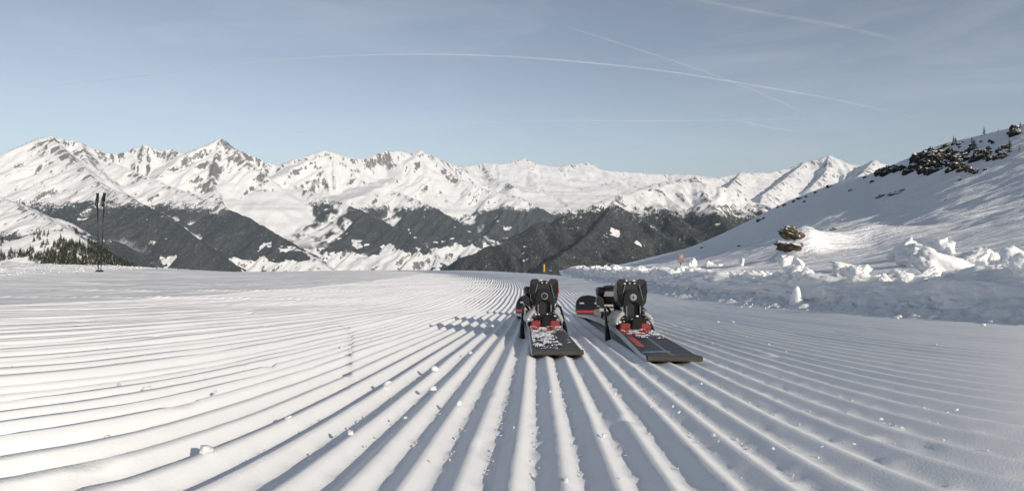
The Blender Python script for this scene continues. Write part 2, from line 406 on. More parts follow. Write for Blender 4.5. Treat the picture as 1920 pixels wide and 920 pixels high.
# crest lines: photo column, photo row, distance in km; (points, slope, tree line in m above the camera, meadow amount)
RIDGES = [
 ([(413,258,10.0),(404,300,9.5),(396,340,9.1),(420,385,8.6)], .8, 0, .5),
 ([(270,270,9.5),(262,298,9.2),(247,325,8.9)], .8, 0, .5),
 ([(320,277,9.7),(330,305,9.4),(352,335,9.1)], .8, 0, .5),
 ([(95,252,8.8),(80,300,8.3),(60,345,7.9),(30,380,7.6)], .75, -100, .5),
 ([(150,265,9.0),(165,300,8.6),(200,335,8.2)], .8, -50, .5),
 ([(610,280,11.0),(598,320,10.6),(585,350,10.2)], .8, 0, .5),
 ([(640,290,11.1),(640,325,10.8),(628,350,10.4)], .8, 0, .5),
 ([(750,280,11.8),(728,318,11.3),(715,345,11.0)], .8, 50, .5),
 ([(790,281,12.0),(800,315,11.6),(815,345,11.2),(840,375,10.9)], .75, 120, .5),
 ([(1555,290,12.0),(1548,320,11.3),(1520,350,10.6)], .75, -200, .0),
 ([(985,296,16.0),(990,325,15.3),(1030,345,14.8)], .7, 0, .0),
 ([(1100,303,17.0),(1088,330,16.3),(1070,350,15.8)], .7, 0, .0),
 ([(500,303,10.4),(492,340,9.9),(480,375,9.5)], .75, 0, .5),
 ([(-260,350,8.4),(-120,318,8.5),(0,290,8.5),(60,262,8.7),(95,252,8.8),(150,265,9.0),(190,283,9.2),(215,287,9.3),(270,270,9.5),(300,281,9.6),(320,277,9.7),(345,287,9.8),(370,277,9.9),(413,258,10.0),(440,275,10.2),(500,303,10.4),(520,308,10.5),(560,295,10.7),(610,280,11.0),(640,290,11.1),(680,296,11.3),(720,282,11.6),(750,280,11.8),(770,287,11.9),(790,281,12.0),(830,300,12.5),(870,314,13.0)], .86, 20, 1.0),
 ([(95,252,8.8),(140,300,8.3),(190,345,7.7),(230,362,7.3),(300,402,6.9),(360,440,6.6),(440,503,6.3),(520,565,6.0)], .60, 225, .15),
 ([(-260,330,6.3),(-60,352,6.1),(0,368,6.0),(50,388,5.8),(100,415,5.5),(150,446,5.2),(205,490,4.9),(260,540,4.7)], .5, -110, .2),
 ([(190,283,9.2),(205,303,9.1),(287,334,8.7),(326,350,8.5),(375,367,8.2),(456,403,7.8),(540,450,7.4),(610,497,7.1),(680,545,6.9)], .52, 200, .8),
 ([(413,258,10.0),(470,305,9.7),(500,330,9.6)], .64, -250, 1.0),
 ([(520,308,10.5),(535,328,10.2),(556,350,9.9),(610,369,9.5),(677,393,9.2),(726,418,9.0),(780,447,8.7),(830,482,8.5),(880,525,8.3)], .50, 255, .9),
 ([(610,280,11.0),(650,318,10.8),(690,346,10.6),(759,364,10.3),(824,393,10.0),(889,432,9.7),(960,485,9.4)], .50, 225, 1.0),
 ([(790,281,12.0),(853,330,11.8),(925,357,11.5),(975,368,11.3),(1030,398,11.1),(1100,445,10.9)], .5, 190, .8),
 ([(720,282,11.6),(745,330,11.2),(790,350,11.0)], .7, -100, .8),
 ([(780,335,15.0),(870,313,15.0),(905,304,15.5),(940,306,15.5),(985,296,16.0),(1010,308,16.0),(1040,311,16.5),(1065,309,16.5),(1100,303,17.0),(1130,318,17.5),(1180,322,18.0),(1240,326,19.0),(1290,326,19.0),(1340,332,19.0),(1420,340,19.0)], .55, 120, .5),
 ([(985,296,16.0),(975,325,15.2),(1000,348,14.6),(1060,372,14.1),(1130,400,13.7)], .6, 150, .5),
 ([(1100,303,17.0),(1115,330,16.4),(1145,350,15.9),(1190,378,15.3)], .6, 120, .5),
 ([(905,304,15.5),(920,330,14.6),(960,345,14.0)], .6, 150, .5),
 ([(1200,350,11.0),(1250,340,11.0),(1300,331,11.0),(1340,333,11.3),(1390,322,11.5),(1440,323,11.8),(1480,314,12.0),(1510,303,12.0),(1535,297,12.0),(1555,290,12.0),(1590,306,12.0),(1615,311,12.0),(1640,298,11.5),(1660,309,11.5),(1720,330,11.5),(1850,345,11.5),(2100,350,11.5)], .58, -120, .0),
 ([(1510,303,12.0),(1470,335,11.0),(1430,365,10.0),(1420,400,9.0)], .6, -150, .0),
 ([(1390,322,11.5),(1370,345,10.5),(1350,365,9.5)], .6, -150, .0),
 ([(1640,298,11.5),(1600,340,10.3),(1570,380,9.2)], .6, -150, .0),
 ([(760,545,4.5),(830,503,4.6),(900,467,4.6),(960,440,4.7),(1000,422,4.8),(1060,400,4.9),(1100,386,5.0),(1160,364,5.2),(1230,348,5.4),(1270,340,5.5),(1310,341,5.5),(1350,348,5.4),(1400,366,5.3),(1480,400,5.2),(1600,450,5.1),(1800,520,5.1)], .46, 110, .1),
 ([(1310,341,5.5),(1330,375,5.0),(1360,420,4.5),(1380,470,4.1)], .5, 120, .1),
 ([(1160,364,5.2),(1130,410,4.7),(1080,455,4.3),(1020,500,4.0)], .5, 160, .25),
]
def build_mountains():
    xs = np.arange(-130, 2050, 2.6)
    Ds = np.exp(np.linspace(math.log(3300), math.log(21500), 560))
    XP, D = np.meshgrid(xs, Ds)
    X = (XP - XC) / F * D; Y = D
    wx = X + 90 * perlin(X / 700, Y / 700, 101) + 30 * perlin(X / 220, Y / 220, 102)
    wy = Y + 90 * perlin(X / 700, Y / 700, 103) + 30 * perlin(X / 220, Y / 220, 104)
    best = np.full(X.shape, -1e9); second = np.full(X.shape, -1e9); crest = np.zeros(X.shape); alm = np.zeros(X.shape); dmm = np.zeros(X.shape); tlm = np.zeros(X.shape); mdm = np.zeros(X.shape)
    for ri, (pts, slope, tl, md) in enumerate(RIDGES):
        q = [px(a, b, c * 1000) for a, b, c in pts]
        dmin = np.full(X.shape, 1e9); hz = np.zeros(X.shape); al = np.zeros(X.shape); acc = 0.0
        for a, b in zip(q[:-1], q[1:]):
            dx, dy = b.x - a.x, b.y - a.y; L2 = dx * dx + dy * dy; L = math.sqrt(L2)
            # warp only away from the crest so that the skyline stays put
            t = np.clip(((X - a.x) * dx + (Y - a.y) * dy) / L2, 0, 1)
            d0 = np.hypot(X - a.x - t * dx, Y - a.y - t * dy)
            w = np.clip(d0 / 500, 0, 1)
            Xw = X + (wx - X) * w; Yw = Y + (wy - Y) * w
            t = np.clip(((Xw - a.x) * dx + (Yw - a.y) * dy) / L2, 0, 1)
            d = np.hypot(Xw - a.x - t * dx, Yw - a.y - t * dy)
            sel = d < dmin
            dmin = np.where(sel, d, dmin); hz = np.where(sel, a.z + t * (b.z - a.z), hz); al = np.where(sel, acc + t * L, al)
            acc += L
        fl = ridged(al / 420 + ri * 7.7, dmin / 2600, 3, 110 + ri)
        fl2 = ridged(al / 130 + ri * 3.1, dmin / 900, 2, 140 + ri)
        h = hz - slope * dmin * (1 - 0.16 * np.clip(dmin / 2500, 0, 1))
        h += (fl - .75) * np.minimum(dmin * 0.40, 170) + (fl2 - .7) * np.minimum(dmin * .30, 60)
        h += 16 * fbm(al / 160, dmin / 200 + ri, 3, 170 + ri) - 6
        sel = h > best
        second = np.where(sel, best, np.maximum(second, h)); crest = np.where(sel, np.exp(-dmin / 130.0), crest); alm = np.where(sel, al + ri * 3000.0, alm); dmm = np.where(sel, dmin, dmm)
        best = np.where(sel, h, best); tlm = np.where(sel, tl, tlm); mdm = np.where(sel, md, mdm)
    gully = (1 - sstep(25, 60, best - second + 50 * fbm(X / 150, Y / 150, 3, 230))) * sstep(-520, -380, best) * sstep(6300, 6900, Y)
    floor = -930 + 60 * fbm(X / 900, Y / 900, 3, 200)
    k = 60.0
    best = np.maximum(best, floor) + k * np.exp(-np.abs(best - floor) / k) * .5
    best += 10 * fbm(X / 240, Y / 240, 4, 210) + 22 * (ridged(X / 520 + .3 * Y / 520, Y / 700, 3, 220) - .6)
    meadow = mdm * (1 - sstep(-640, -330, best)) 
    P = np.stack([X, Y, best], -1)
    m = grid_mesh('mountains', P, M_mtn, attrs={'tl': best - tlm, 'meadow': meadow, 'crest': crest, 'gully': gully, 'al': alm, 'dm': dmm})
    return tag(obj('mountains', m), kind='structure')
build_mountains()
# ------------------------------------------------------------------ wooded knoll on the left
def knoll_z(X, Y):
    xp = XC + F * X / Y
    yc = np.interp(xp, _kx, _ky)
    Yc = 640 + 30 * perlin(X / 90, X * 0, 300)
    zc = (YH - yc) / F * 640
    d = Y - Yc
    return zc - np.where(d < 0, 0.26 * -d + 0.0006 * d * d, 0.35 * d) + 3.0 * fbm(X / 45, Y / 45, 4, 310)
_kx = np.array([-400, -200, -60, 0, 50, 80, 105, 140, 180, 220, 262, 320, 420.]); _ky = np.array([480, 476, 462, 455, 441, 434, 432, 440, 463, 485, 507, 535, 580.])
def build_knoll():
    xs = np.linspace(-330, 400, 150); Ds = np.linspace(430, 760, 120)
    XP, D = np.meshgrid(xs, Ds); X = (XP - XC) / F * D
    return tag(obj('knoll', grid_mesh('knoll', np.stack([X, D, knoll_z(X, D)], -1), mat_snow('knoll_snow', .3, .4, .3, .06, .6, 3.0))), kind='structure')
build_knoll()

def mat_needles(name, a, b):
    t = NT(name); n = t.noise(t.pos(), 2.0, 3.0, .6)
    geo = t.n('ShaderNodeNewGeometry'); sep = t.n('ShaderNodeSeparateXYZ'); t.l(geo.outputs['Normal'], sep.inputs[0])
    fr = t.mr(t.math('ADD', sep.outputs[2], t.math('MULTIPLY', t.noise(t.pos(), 1.3, 3.0), .8)), 1.22, 1.4)
    t.bsdf(t.mix(fr, t.mix(n, a, b), rgb(.75, .77, .8)), .8, None, spec=.2)
    return t.m
M_needle = mat_needles('needles', rgb(.012, .018, .010), rgb(.05, .055, .028))
M_bark = plain('bark', (.06, .045, .035, 1), .9, nscale=3.0)
def conifer_mesh(name, seed, h=1.0, tiers=8, spread=.23, branches=11):
    """unit-high conifer: tapering trunk and tiers of drooping, separate boughs"""
    r = random.Random(seed); bm = bmesh.new()
    rings = [(0, .022), (.5, .013), (.97, .002)]
    prev = None
    for z, rad in rings:
        ring = [bm.verts.new((rad * math.cos(a * 2.0944), rad * math.sin(a * 2.0944), z * h)) for a in range(3)]
        if prev:
            for i in range(3): bm.faces.new((prev[i], prev[(i + 1) % 3], ring[(i + 1) % 3], ring[i]))
        prev = ring
    for k in range(tiers):
        f = k / (tiers - 1); z = .10 + .84 * f; R = spread * (1 - f) ** .85 + .018
        nb = max(5, int(branches * (1 - .5 * f)))
        a0 = r.random() * 6.28
        for i in range(nb):
            if r.random() < .10: continue
            a = a0 + i * 6.283 / nb + r.uniform(-.25, .25); L = R * r.uniform(.65, 1.15); w = L * r.uniform(.28, .42)
            ca, sa = math.cos(a), math.sin(a); dz = -L * r.uniform(.25, .55); zz = z + r.uniform(-.02, .02)
            p0 = (0, 0, zz + .05); tip = (ca * L, sa * L, zz + dz)
            l = (ca * L * .55 - sa * w, sa * L * .55 + ca * w, zz + dz * .55 - .012); rr = (ca * L * .55 + sa * w, sa * L * .55 - ca * w, zz + dz * .55 - .012)
            low = (ca * L * .4, sa * L * .4, zz + dz * .5 - .035)
            v = [bm.verts.new(q) for q in (p0, l, tip, rr, low)]
            for tri in ((0, 1, 2), (0, 2, 3), (1, 4, 2), (2, 4, 3), (0, 4, 1), (0, 3, 4)): bm.faces.new([v[j] for j in tri])
    m = bpy.data.meshes.new(name); bm.normal_update(); bm.to_mesh(m); bm.free(); m.materials.append(M_needle)
    return m
CON = [conifer_mesh('conifer', 100 + i, tiers=7 + i % 3, spread=.17 + .03 * (i % 4)) for i in range(6)]
def plant_knoll():
    r = random.Random(31); n = 0; tries = 0; far = []
    while n < 900 and tries < 40000:
        tries += 1
        xp = r.uniform(-20, 275); D = r.uniform(505, 650)
        X = (xp - XC) / F * D; z = float(knoll_z(X, D)); y = YH - z / D * F
        if y > 508: continue
        dens = .12 + .88 * max(0, min(1, (xp - 30) / 150)) if y > 455 else .10
        if y > 475: dens = min(1, dens + .3)
        if perlin(X / 22, D / 22, 320) + dens * 1.1 < .45: continue
        if r.random() > dens + .15: continue
        h = r.uniform(4.2, 8.5)
        if n < 290:
            o = obj('conifer_tree', CON[r.randrange(6)]); o.location = (X, D, z - .15); o.scale = (h * 1.25, h * 1.25, h); o.rotation_euler = (0, 0, r.uniform(0, 6.28))
            tag(o, 'tall dark conifer among the scattered trees on the snowy knoll' if h > 6.4 else 'short dark conifer among the scattered trees on the snowy knoll', 'tree', 'tall conifers scattered over the snowy knoll' if h > 6.4 else 'short conifers scattered over the snowy knoll')
        else: far.append((X, D, z - .15, h, r.randrange(6), r.uniform(0, 6.28)))
        n += 1
    bm = bmesh.new()
    for (X, Y, z, h, k, a) in far:
        b2 = bmesh.new(); b2.from_mesh(CON[k]); b2.transform(Matrix.Translation((X, Y, z)) @ Matrix.Rotation(a, 4, 'Z') @ Matrix.Diagonal((h * 1.25, h * 1.25, h, 1)))
        tmp = bpy.data.meshes.new('t'); b2.to_mesh(tmp); b2.free(); bm.from_mesh(tmp); bpy.data.meshes.remove(tmp)
    o = bm_obj('conifer_wood', bm, M_needle); tag(o, 'dense wood of small dark conifers covering the knoll', 'wood', kind='stuff')
plant_knoll()

# ------------------------------------------------------------------ rocks and dwarf conifers on the hillside
def rock_mesh(name, seed, mat, flat=.7, sub=3, amp=.35):
    bm = bmesh.new(); bmesh.ops.create_icosphere(bm, subdivisions=sub, radius=1.0)
    off = Vector((seed * 13.7, seed * 3.1, seed * 7.9))
    r = random.Random(seed)
    planes = [(Vector((r.gauss(0, 1), r.gauss(0, 1), r.gauss(0, 1))).normalized(), r.uniform(.55, .85)) for _ in range(9)]
    for v in bm.verts:
        p = v.co.copy()
        for nrm, d in planes:
            k = p.dot(nrm)
            if k > d: p -= nrm * (k - d) * .9
        p *= 1 + amp * mnoise.fractal(p * 1.7 + off, 1.0, 2.0, 4)
        v.co = Vector((p.x, p.y, p.z * flat))
    m = bpy.data.meshes.new(name); bm.normal_update(); bm.to_mesh(m); bm.free(); m.materials.append(mat)
    return m
ROCKS = [rock_mesh('rock', 40 + i, M_rock, .75 + .08 * (i % 4)) for i in range(8)]
BOULD = [rock_mesh('boulder', 60 + i, M_boulder, .7, 4, .42) for i in range(3)]
def put_rock(x, y, wpx, hpx, label, group=None, mesh=None, name='rock', cat='rock', r=rnd, sink=.25):
    p = hill_point(x, y + hpx * .3); s = p.y / F
    o = obj(name, mesh or ROCKS[r.randrange(8)])
    o.scale = (wpx * s * .5, wpx * s * .5 * r.uniform(.6, .9), hpx * s * .62)
    o.location = p + Vector((0, 0, hpx * s * (.5 - sink) * .5)); o.rotation_euler = (r.uniform(-.15, .15), r.uniform(-.35, .1), r.uniform(-.5, .5))
    return tag(o, label, cat, group)
def hill_rocks():
    r = random.Random(5)
    for (x, y, w, h, D, k, lab) in [(1486, 437, 38, 26, 18.1, 0, 'snow-capped brown boulder sitting on the end of the snow mound'), (1477, 461, 48, 22, 17.6, 1, 'jagged brown boulder at the foot of the snow mound')]:
        q = D / F; o = obj('boulder', BOULD[k]); o.scale = (w * q * .54, w * q * .5, h * q * .72); o.location = px(x, y, D); o.rotation_euler = (0, .1, .4 * k)
        tag(o, lab, 'boulder')
    put_rock(1563, 429, 14, 11, 'small pointed brown rock in the dip beside the snow mound', mesh=BOULD[2], name='boulder', cat='boulder')
    put_rock(1678, 359, 34, 13, 'flat brown rock lying alone on the open snow slope', mesh=BOULD[1], name='boulder', cat='boulder')
    put_rock(1652, 366, 20, 8, 'thin brown slab beside the flat rock on the open snow slope', mesh=BOULD[2], name='boulder', cat='boulder')
    g = 'dark rocks breaking through the snow of the crag'
    clusters = [(1740, 290, 26, 15, 26, 22), (1765, 300, 28, 18, 26, 20), (1735, 318, 36, 7, 18, 15), (1655, 318, 12, 9, 7, 16), (1672, 312, 12, 10, 6, 14),
                (1800, 300, 30, 16, 26, 11), (1840, 290, 20, 12, 14, 14), (1790, 312, 26, 8, 14, 14), (1870, 285, 22, 8, 10, 9), (1905, 245, 12, 9, 12, 13), (1880, 290, 20, 6, 6, 8), (1790, 268, 26, 6, 8, 8), (1850,266,30,8,8,6)]
    labs = ['packed in the thick of the crag', 'packed in the thick of the crag', 'in the long strip at the foot of the crag', 'of the small outcrop on the skyline', 'of the small outcrop on the skyline', 'scattered through the broken snow of the crag', 'below the dwarf conifers', 'scattered through the broken snow of the crag', 'in the thin line of rocks past the crag', 'on the topmost knob of the hill', 'in the thin line of rocks past the crag', 'along the skyline over the crag', 'along the skyline over the crag']
    for ci, (cx, cy, rx, ry, n, s) in enumerate(clusters):
        lab = 'dark rock ' + labs[ci]; g = 'dark rocks ' + labs[ci]
        for _ in range(n):
            x = cx + r.gauss(0, .55) * rx; y = cy + r.gauss(0, .55) * ry
            yc = float(np.interp(x, _hx, _hy)); y = max(y, yc + 4)
            w = s * r.uniform(.7, 1.6)
            put_rock(x, y, w, w * r.uniform(.5, .95), lab, g, r=r)
    g2 = 'small dark rocks dotting the snow slope'
    for (x, y, w, h) in [(1555, 349, 13, 7), (1500, 371, 14, 6), (1488, 377, 8, 5), (1472, 383, 9, 5), (1512, 368, 7, 5), (1424, 413, 14, 7), (1432, 409, 8, 5), (1320, 462, 16, 7), (1387, 458, 12, 3), (1428, 462, 9, 3),
                         (1595, 356, 11, 5), (1635, 340, 9, 7), (1622, 332, 8, 5), (1802, 340, 14, 5), (1850, 318, 15, 6), (1820, 322, 10, 4), (1773, 374, 4, 3), (1508, 378, 6, 4), (1530, 360, 8, 5), (1458, 388, 6, 4)]:
        put_rock(x, y, w, h, 'small dark rock poking out of the smooth snow slope below the crag', g2, r=r)
    g3 = 'dwarf conifers on the crag'
    for (x, y, h) in [(1845, 252, 16), (1826, 280, 20), (1822, 268, 12), (1893, 285, 24), (1788, 268, 14), (1792, 262, 9), (1912, 284, 12), (1872, 247, 6), (1913, 236, 8), (1845, 300, 14), (1858, 292, 10), (1766, 280, 9), (1830, 297, 12)]:
        yc = float(np.interp(x, _hx, _hy)); p = hill_point(x, max(y, yc + 1)); s = p.y / F
        o = obj('dwarf_conifer', CON[r.randrange(6)]); o.location = p - Vector((0, 0, .1)); k = h * s * 1.15; o.scale = (k * 1.5, k * 1.5, k); o.rotation_euler = (0, 0, r.uniform(0, 6))
        tag(o, 'stunted dark conifer growing between the rocks of the crag', 'conifer', g3)
hill_rocks()

# ------------------------------------------------------------------ snow blocks on the bank
def block_mesh(name, seed, n=14, amp=.10, sub=3):
    r = random.Random(seed); bm = bmesh.new()
    for _ in range(n):
        v = Vector((r.uniform(-1, 1), r.uniform(-1, 1), r.uniform(-1, 1)))
        if v.length > .01: v = v / max(abs(v.x), abs(v.y), abs(v.z)) * r.uniform(.75, 1)
        bm.verts.new(v)
    res = bmesh.ops.convex_hull(bm, input=bm.verts)
    bmesh.ops.delete(bm, geom=[e for e in res['geom_interior'] if isinstance(e, bmesh.types.BMVert)], context='VERTS')
    bmesh.ops.triangulate(bm, faces=bm.faces)
    for _ in range(sub): bmesh.ops.subdivide_edges(bm, edges=bm.edges, cuts=1, use_grid_fill=True)
    for _ in range(9 if sub > 2 else 3 if sub > 1 else 1): bmesh.ops.smooth_vert(bm, verts=bm.verts, factor=.5, use_axis_x=True, use_axis_y=True, use_axis_z=True)
    off = Vector((seed * 5.3, seed * 1.7, seed * 9.1))
    for v in bm.verts: v.co += v.co.normalized() * amp * (mnoise.fractal(v.co * 1.6 + off, 1.0, 2.0, 4) + .55 * mnoise.noise(v.co * 5 + off) + .3 * mnoise.noise(v.co * 13 + off))
    m = bpy.data.meshes.new(name); bm.normal_update(); bm.to_mesh(m); bm.free(); m.materials.append(M_block)
    for p in m.polygons: p.use_smooth = True
    return m
BLK = [block_mesh('snow_block', 200 + i, 12 + i % 6, .24 + .03 * (i % 3)) for i in range(10)]
LMP = [block_mesh('snow_lump', 300 + i, 9, .22, 2) for i in range(6)]
def bank_blocks():
    r = random.Random(17)
    # column, base row, width, height in photo pixels; all rest on the bank's top about two metres right of the piste axis
    big = [(1690, 486, 56, 44, 'tall upright snow slab with a pointed top on the bank'), (1725, 497, 88, 40, 'large rounded snow block behind the pointed slab on the bank'),
           (1762, 478, 54, 34, 'snow block with a flat slanted top on the bank'), (1768, 506, 80, 34, 'wide snow block lying in front of the slanted one on the bank'),
           (1812, 500, 76, 32, 'long low snow block lying on its side on the bank'), (1850, 488, 44, 28, 'round snow boulder at the end of the long low block'),
           (1912, 500, 50, 46, 'snow block cut by a steep face at the end of the bank'), (1876, 504, 24, 14, 'small snow chunk between the large blocks of the bank'),
           (1470, 500, 38, 26, 'leaning snow slab below the brown boulders'), (1496, 500, 22, 20, 'squat snow chunk beside the leaning slab below the boulders'),
           (1590, 506, 44, 24, 'tilted wedge of snow lying on the bank'), (1390, 502, 12, 18, 'narrow upright snow chunk on the far bank near the sign'),
           (1345, 501, 26, 16, 'pale flat-topped snow block on the far bank'), (1332, 501, 18, 12, 'rounded snow chunk beside the flat-topped block'),
           (1300, 502, 16, 16, 'pointed snow chunk on the bank below the sign')]
    for i, (x, y, w, h, lab) in enumerate(big):
        hp_ = hill_point(float(x), float(y)); D = hp_.y; s = D / F; z = hp_.z
        o = obj('snow_block', BLK[i % 10]); o.scale = (w * s * .62, w * s * .5 * r.uniform(.7, 1.), h * s * .66)
        o.location = (hp_.x, D, z + h * s * .28); o.rotation_euler = (r.uniform(-.25, .25), r.uniform(-.4, .4), r.uniform(0, 6.28))
        tag(o, lab, 'snow block', 'snow blocks heaped on the bank')
    for k in range(215):
        Y = math.exp(r.uniform(math.log(1.9), math.log(34))); X = float(bank_X(Y)) + r.triangular(.10, 1.0, .2)
        x = XC + F * X / Y
        z = float(max(hill_z(x, Y), ground_z(bank_X(Y), Y) + .13 * (1 if X - bank_X(Y) < .6 else 0)))
        sz = r.uniform(.014, .036) * (1 + min(Y, 16) * .10)
        if r.random() < .2: sz *= 1.5
        o = obj('snow_chunk', BLK[r.randrange(10)]); o.scale = (sz * r.uniform(.9, 1.7), sz * r.uniform(.8, 1.3), sz * r.uniform(.7, 1.15))
        o.location = (X, Y, z + sz * .35 + .02); o.rotation_euler = (r.uniform(-.5, .5), r.uniform(-.5, .5), r.uniform(0, 6.28))
        near_ = Y < 5; tag(o, ('loose chunk of snow among the large blocks of the bank' if near_ else 'loose chunk of snow on the narrow far stretch of the bank'), 'snow chunk', 'loose chunks among the large blocks' if near_ else 'loose chunks along the far stretch of the bank')
    p = Vector((0, 0, 0)); D = 3.12; X = (1494 - XC) / F * D
    bm = bmesh.new(); bmesh.ops.create_icosphere(bm, subdivisions=3, radius=1.0)
    for v in bm.verts:
        k = 1 - .42 * (v.co.z + .6); n_ = mnoise.fractal(v.co * 1.8, 1.0, 2.0, 4) * .22
        v.co = Vector((v.co.x * k + n_, v.co.y * k, v.co.z + n_ * .5))
    o = bm_obj('snow_cone', bm, M_block, smooth=True); o.scale = (.042, .045, .078); o.location = (X, D, float(ground_z(X, D)) + .045); tag(o, 'pointed lump of snow standing at the foot of the bank', 'snow lump')
bank_blocks()
def foot_crumbs():
    r = random.Random(77); bm = bmesh.new()
    def add(m, mat4):
        b2 = bmesh.new(); b2.from_mesh(m); b2.transform(mat4); tmp = bpy.data.meshes.new('t'); b2.to_mesh(tmp); b2.free(); bm.from_mesh(tmp); bpy.data.meshes.remove(tmp)
    small = [block_mesh('c', 400 + i, 8, .2, 0) for i in range(4)]
    for _ in range(900):
        Y = math.exp(r.uniform(math.log(1.2), math.log(30))); X = float(bank_X(Y)) - .02 - abs(r.gauss(0, .11)); s = r.uniform(.004, .013) * (1 + Y * .06)
        add(small[r.randrange(4)], Matrix.Translation((X, Y, float(ground_z(X, Y)) + .008)) @ Matrix.Rotation(r.uniform(0, 6), 4, 'Z') @ Matrix.Diagonal((s * 1.3, s, s, 1)))
    for _ in range(1500):      # debris between the blocks on top of the bank
        Y = math.exp(r.uniform(math.log(1.7), math.log(26))); X = float(bank_X(Y)) + r.triangular(.06, 1.1, .22); s = r.uniform(.004, .014) * (1 + Y * .07)
        zz = float(max(hill_z(XC + F * X / Y, Y), ground_z(bank_X(Y), Y) + (.13 if X - bank_X(Y) < .5 else 0)))
        add(small[r.randrange(4)], Matrix.Translation((X, Y, zz + .02)) @ Matrix.Rotation(r.uniform(0, 6), 4, 'Z') @ Matrix.Diagonal((s * 1.3, s, s, 1)))
    for _ in range(900):       # broken crust beyond the left edge of the piste
        Y = r.uniform(6.5, 19); X = -4.2 - .255 * Y - abs(r.gauss(0, 1.6)) - .2; s = r.uniform(.012, .035)
        add(small[r.randrange(4)], Matrix.Translation((X, Y, float(ground_z(X, Y)) + .03)) @ Matrix.Rotation(r.uniform(0, 6), 4, 'Z') @ Matrix.Diagonal((s * 1.6, s, s * .8, 1)))
    o = bm_obj('snow_crumbs', bm, M_block, smooth=True); tag(o, 'scattered crumbs of snow along the edges of the piste', 'snow crumbs', kind='stuff')
    # crumbs that lie in the grooves
    bm = bmesh.new()
    for _ in range(900):
        n = r.randrange(-12, 14) + r.choice((-.02, .03, .08, -.08)) ; Y = math.exp(r.uniform(math.log(.36), math.log(1.7))); X = float(ridge_X(np.float64(n), Y)); s = r.uniform(.0007, .0022)
        add(small[r.randrange(4)], Matrix.Translation((X, Y, float(ground_z(X, Y)) + .001)) @ Matrix.Rotation(r.uniform(0, 6), 4, 'Z') @ Matrix.Diagonal((s * 1.2, s, s, 1)))
    o = bm_obj('groove_crumbs', bm, M_block, smooth=True); tag(o, 'fine snow crumbs lying in the bottoms of the grooves', 'snow crumbs', kind='stuff')
    # single lumps on the ridges, traced
    lumps = [(728, 738, 22), (810, 752, 20), (858, 778, 18), (655, 842, 16), (540, 808, 14), (760, 808, 10), (845, 895, 10), (388, 880, 34), (815, 710, 20), (230, 741, 22), (275, 750, 18), (125, 683, 10), (22, 705, 10), (200, 667, 10), (405, 757, 12), (218, 698, 9), (200, 848, 12), (885, 675, 12), (905, 666, 9), (640, 663, 8),
             (1134, 835, 14), (1030, 747, 8), (1152, 752, 9), (1265, 776, 10), (1272, 788, 9), (1313, 730, 8), (1335, 833, 13), (1345, 845, 10), (1222, 776, 8), (1653, 802, 9), (1691, 817, 12), (1737, 778, 9), (1602, 851, 8), (1793, 783, 9), (1450, 860, 10), (962, 818, 8), (1165, 917, 9), (1058, 921, 18), (1348, 607, 9), (1376, 608, 6), (1475, 666, 5), (1755, 653, 5), (1440, 652, 6), (1400, 637, 5), (1335, 651, 5), (1540, 855, 8)]
    for i, (x, y, w) in enumerate(lumps):
        D = 0.118 * F / (y - YH - .1255 * F); s = D / F; X = (x - XC) / F * D
        o = obj('snow_lump', LMP[r.randrange(6)]); o.scale = (w * s * .52, w * s * .45, w * s * .36); o.location = (X, D, float(ground_z(X, D)) + (.011 if x < 930 else .007) + w * s * .10); o.rotation_euler = (r.uniform(-.3, .3), r.uniform(-.3, .3), r.uniform(0, 6.28))
        tag(o, 'little lump of snow lying on the groomed ridges of the piste', 'snow lump', 'little lumps lying on the groomed ridges')
foot_crumbs()

# ------------------------------------------------------------------ sign, marker, ski poles
def tube(bm, pts, rads, seg=10):
    prev = None; n = len(pts)
    for i, (p, rd) in enumerate(zip(pts, rads)):
        p = Vector(p); a = Vector(pts[max(i - 1, 0)]); b = Vector(pts[min(i + 1, n - 1)])
        d = (b - a).normalized(); up = Vector((0, 0, 1)) if abs(d.z) < .9 else Vector((0, 1, 0))
        s = d.cross(up).normalized(); t = s.cross(d)
        ring = [bm.verts.new(p + s * rd * math.cos(k * 2 * math.pi / seg) + t * rd * math.sin(k * 2 * math.pi / seg)) for k in range(seg)]
        if prev:
            for k in range(seg): bm.faces.new((prev[k], prev[(k + 1) % seg], ring[(k + 1) % seg], ring[k]))
        else: bm.faces.new(ring[::-1])
        prev = ring
    bm.faces.new(prev)
def boxbm(bm, c, s, bev=0.0):
    r = bmesh.ops.create_cube(bm, size=1.0)
    bmesh.ops.scale(bm, vec=s, verts=r['verts']); bmesh.ops.translate(bm, vec=c, verts=r['verts'])
    if bev:
        es = list({e for v in r['verts'] for e in v.link_edges}); bmesh.ops.bevel(bm, geom=es, offset=bev, segments=2, affect='EDGES')
M_black = plain('black_plastic', (.006, .006, .007, 1), .3, nscale=60, spec=.4)
M_dark = plain('dark_paint', (.013, .013, .015, 1), .38, nscale=30, spec=.4)
M_grey = plain('grey_plastic', (.16, .165, .17, 1), .45, nscale=40)
M_white = plain('pale_grey_plastic', (.33, .33, .325, 1), .4, nscale=30)
M_red = plain('red_plastic', (.20, .012, .012, 1), .5, nscale=40)
M_orange = plain('orange_print', (.6, .09, .02, 1), .5)
M_yellow = plain('yellow_paint', (.55, .32, .03, 1), .5, nscale=10)
M_steel = plain('steel', (.55, .55, .56, 1), .28, 1.0)
M_pink = plain('faded_red_paint', (.33, .13, .11, 1), .6, nscale=8)
def empty(name, loc, rot=(0, 0, 0)):
    o = bpy.data.objects.new(name, None); o.location = loc; o.rotation_euler = rot; o.empty_display_size = .05; C.objects.link(o); return o

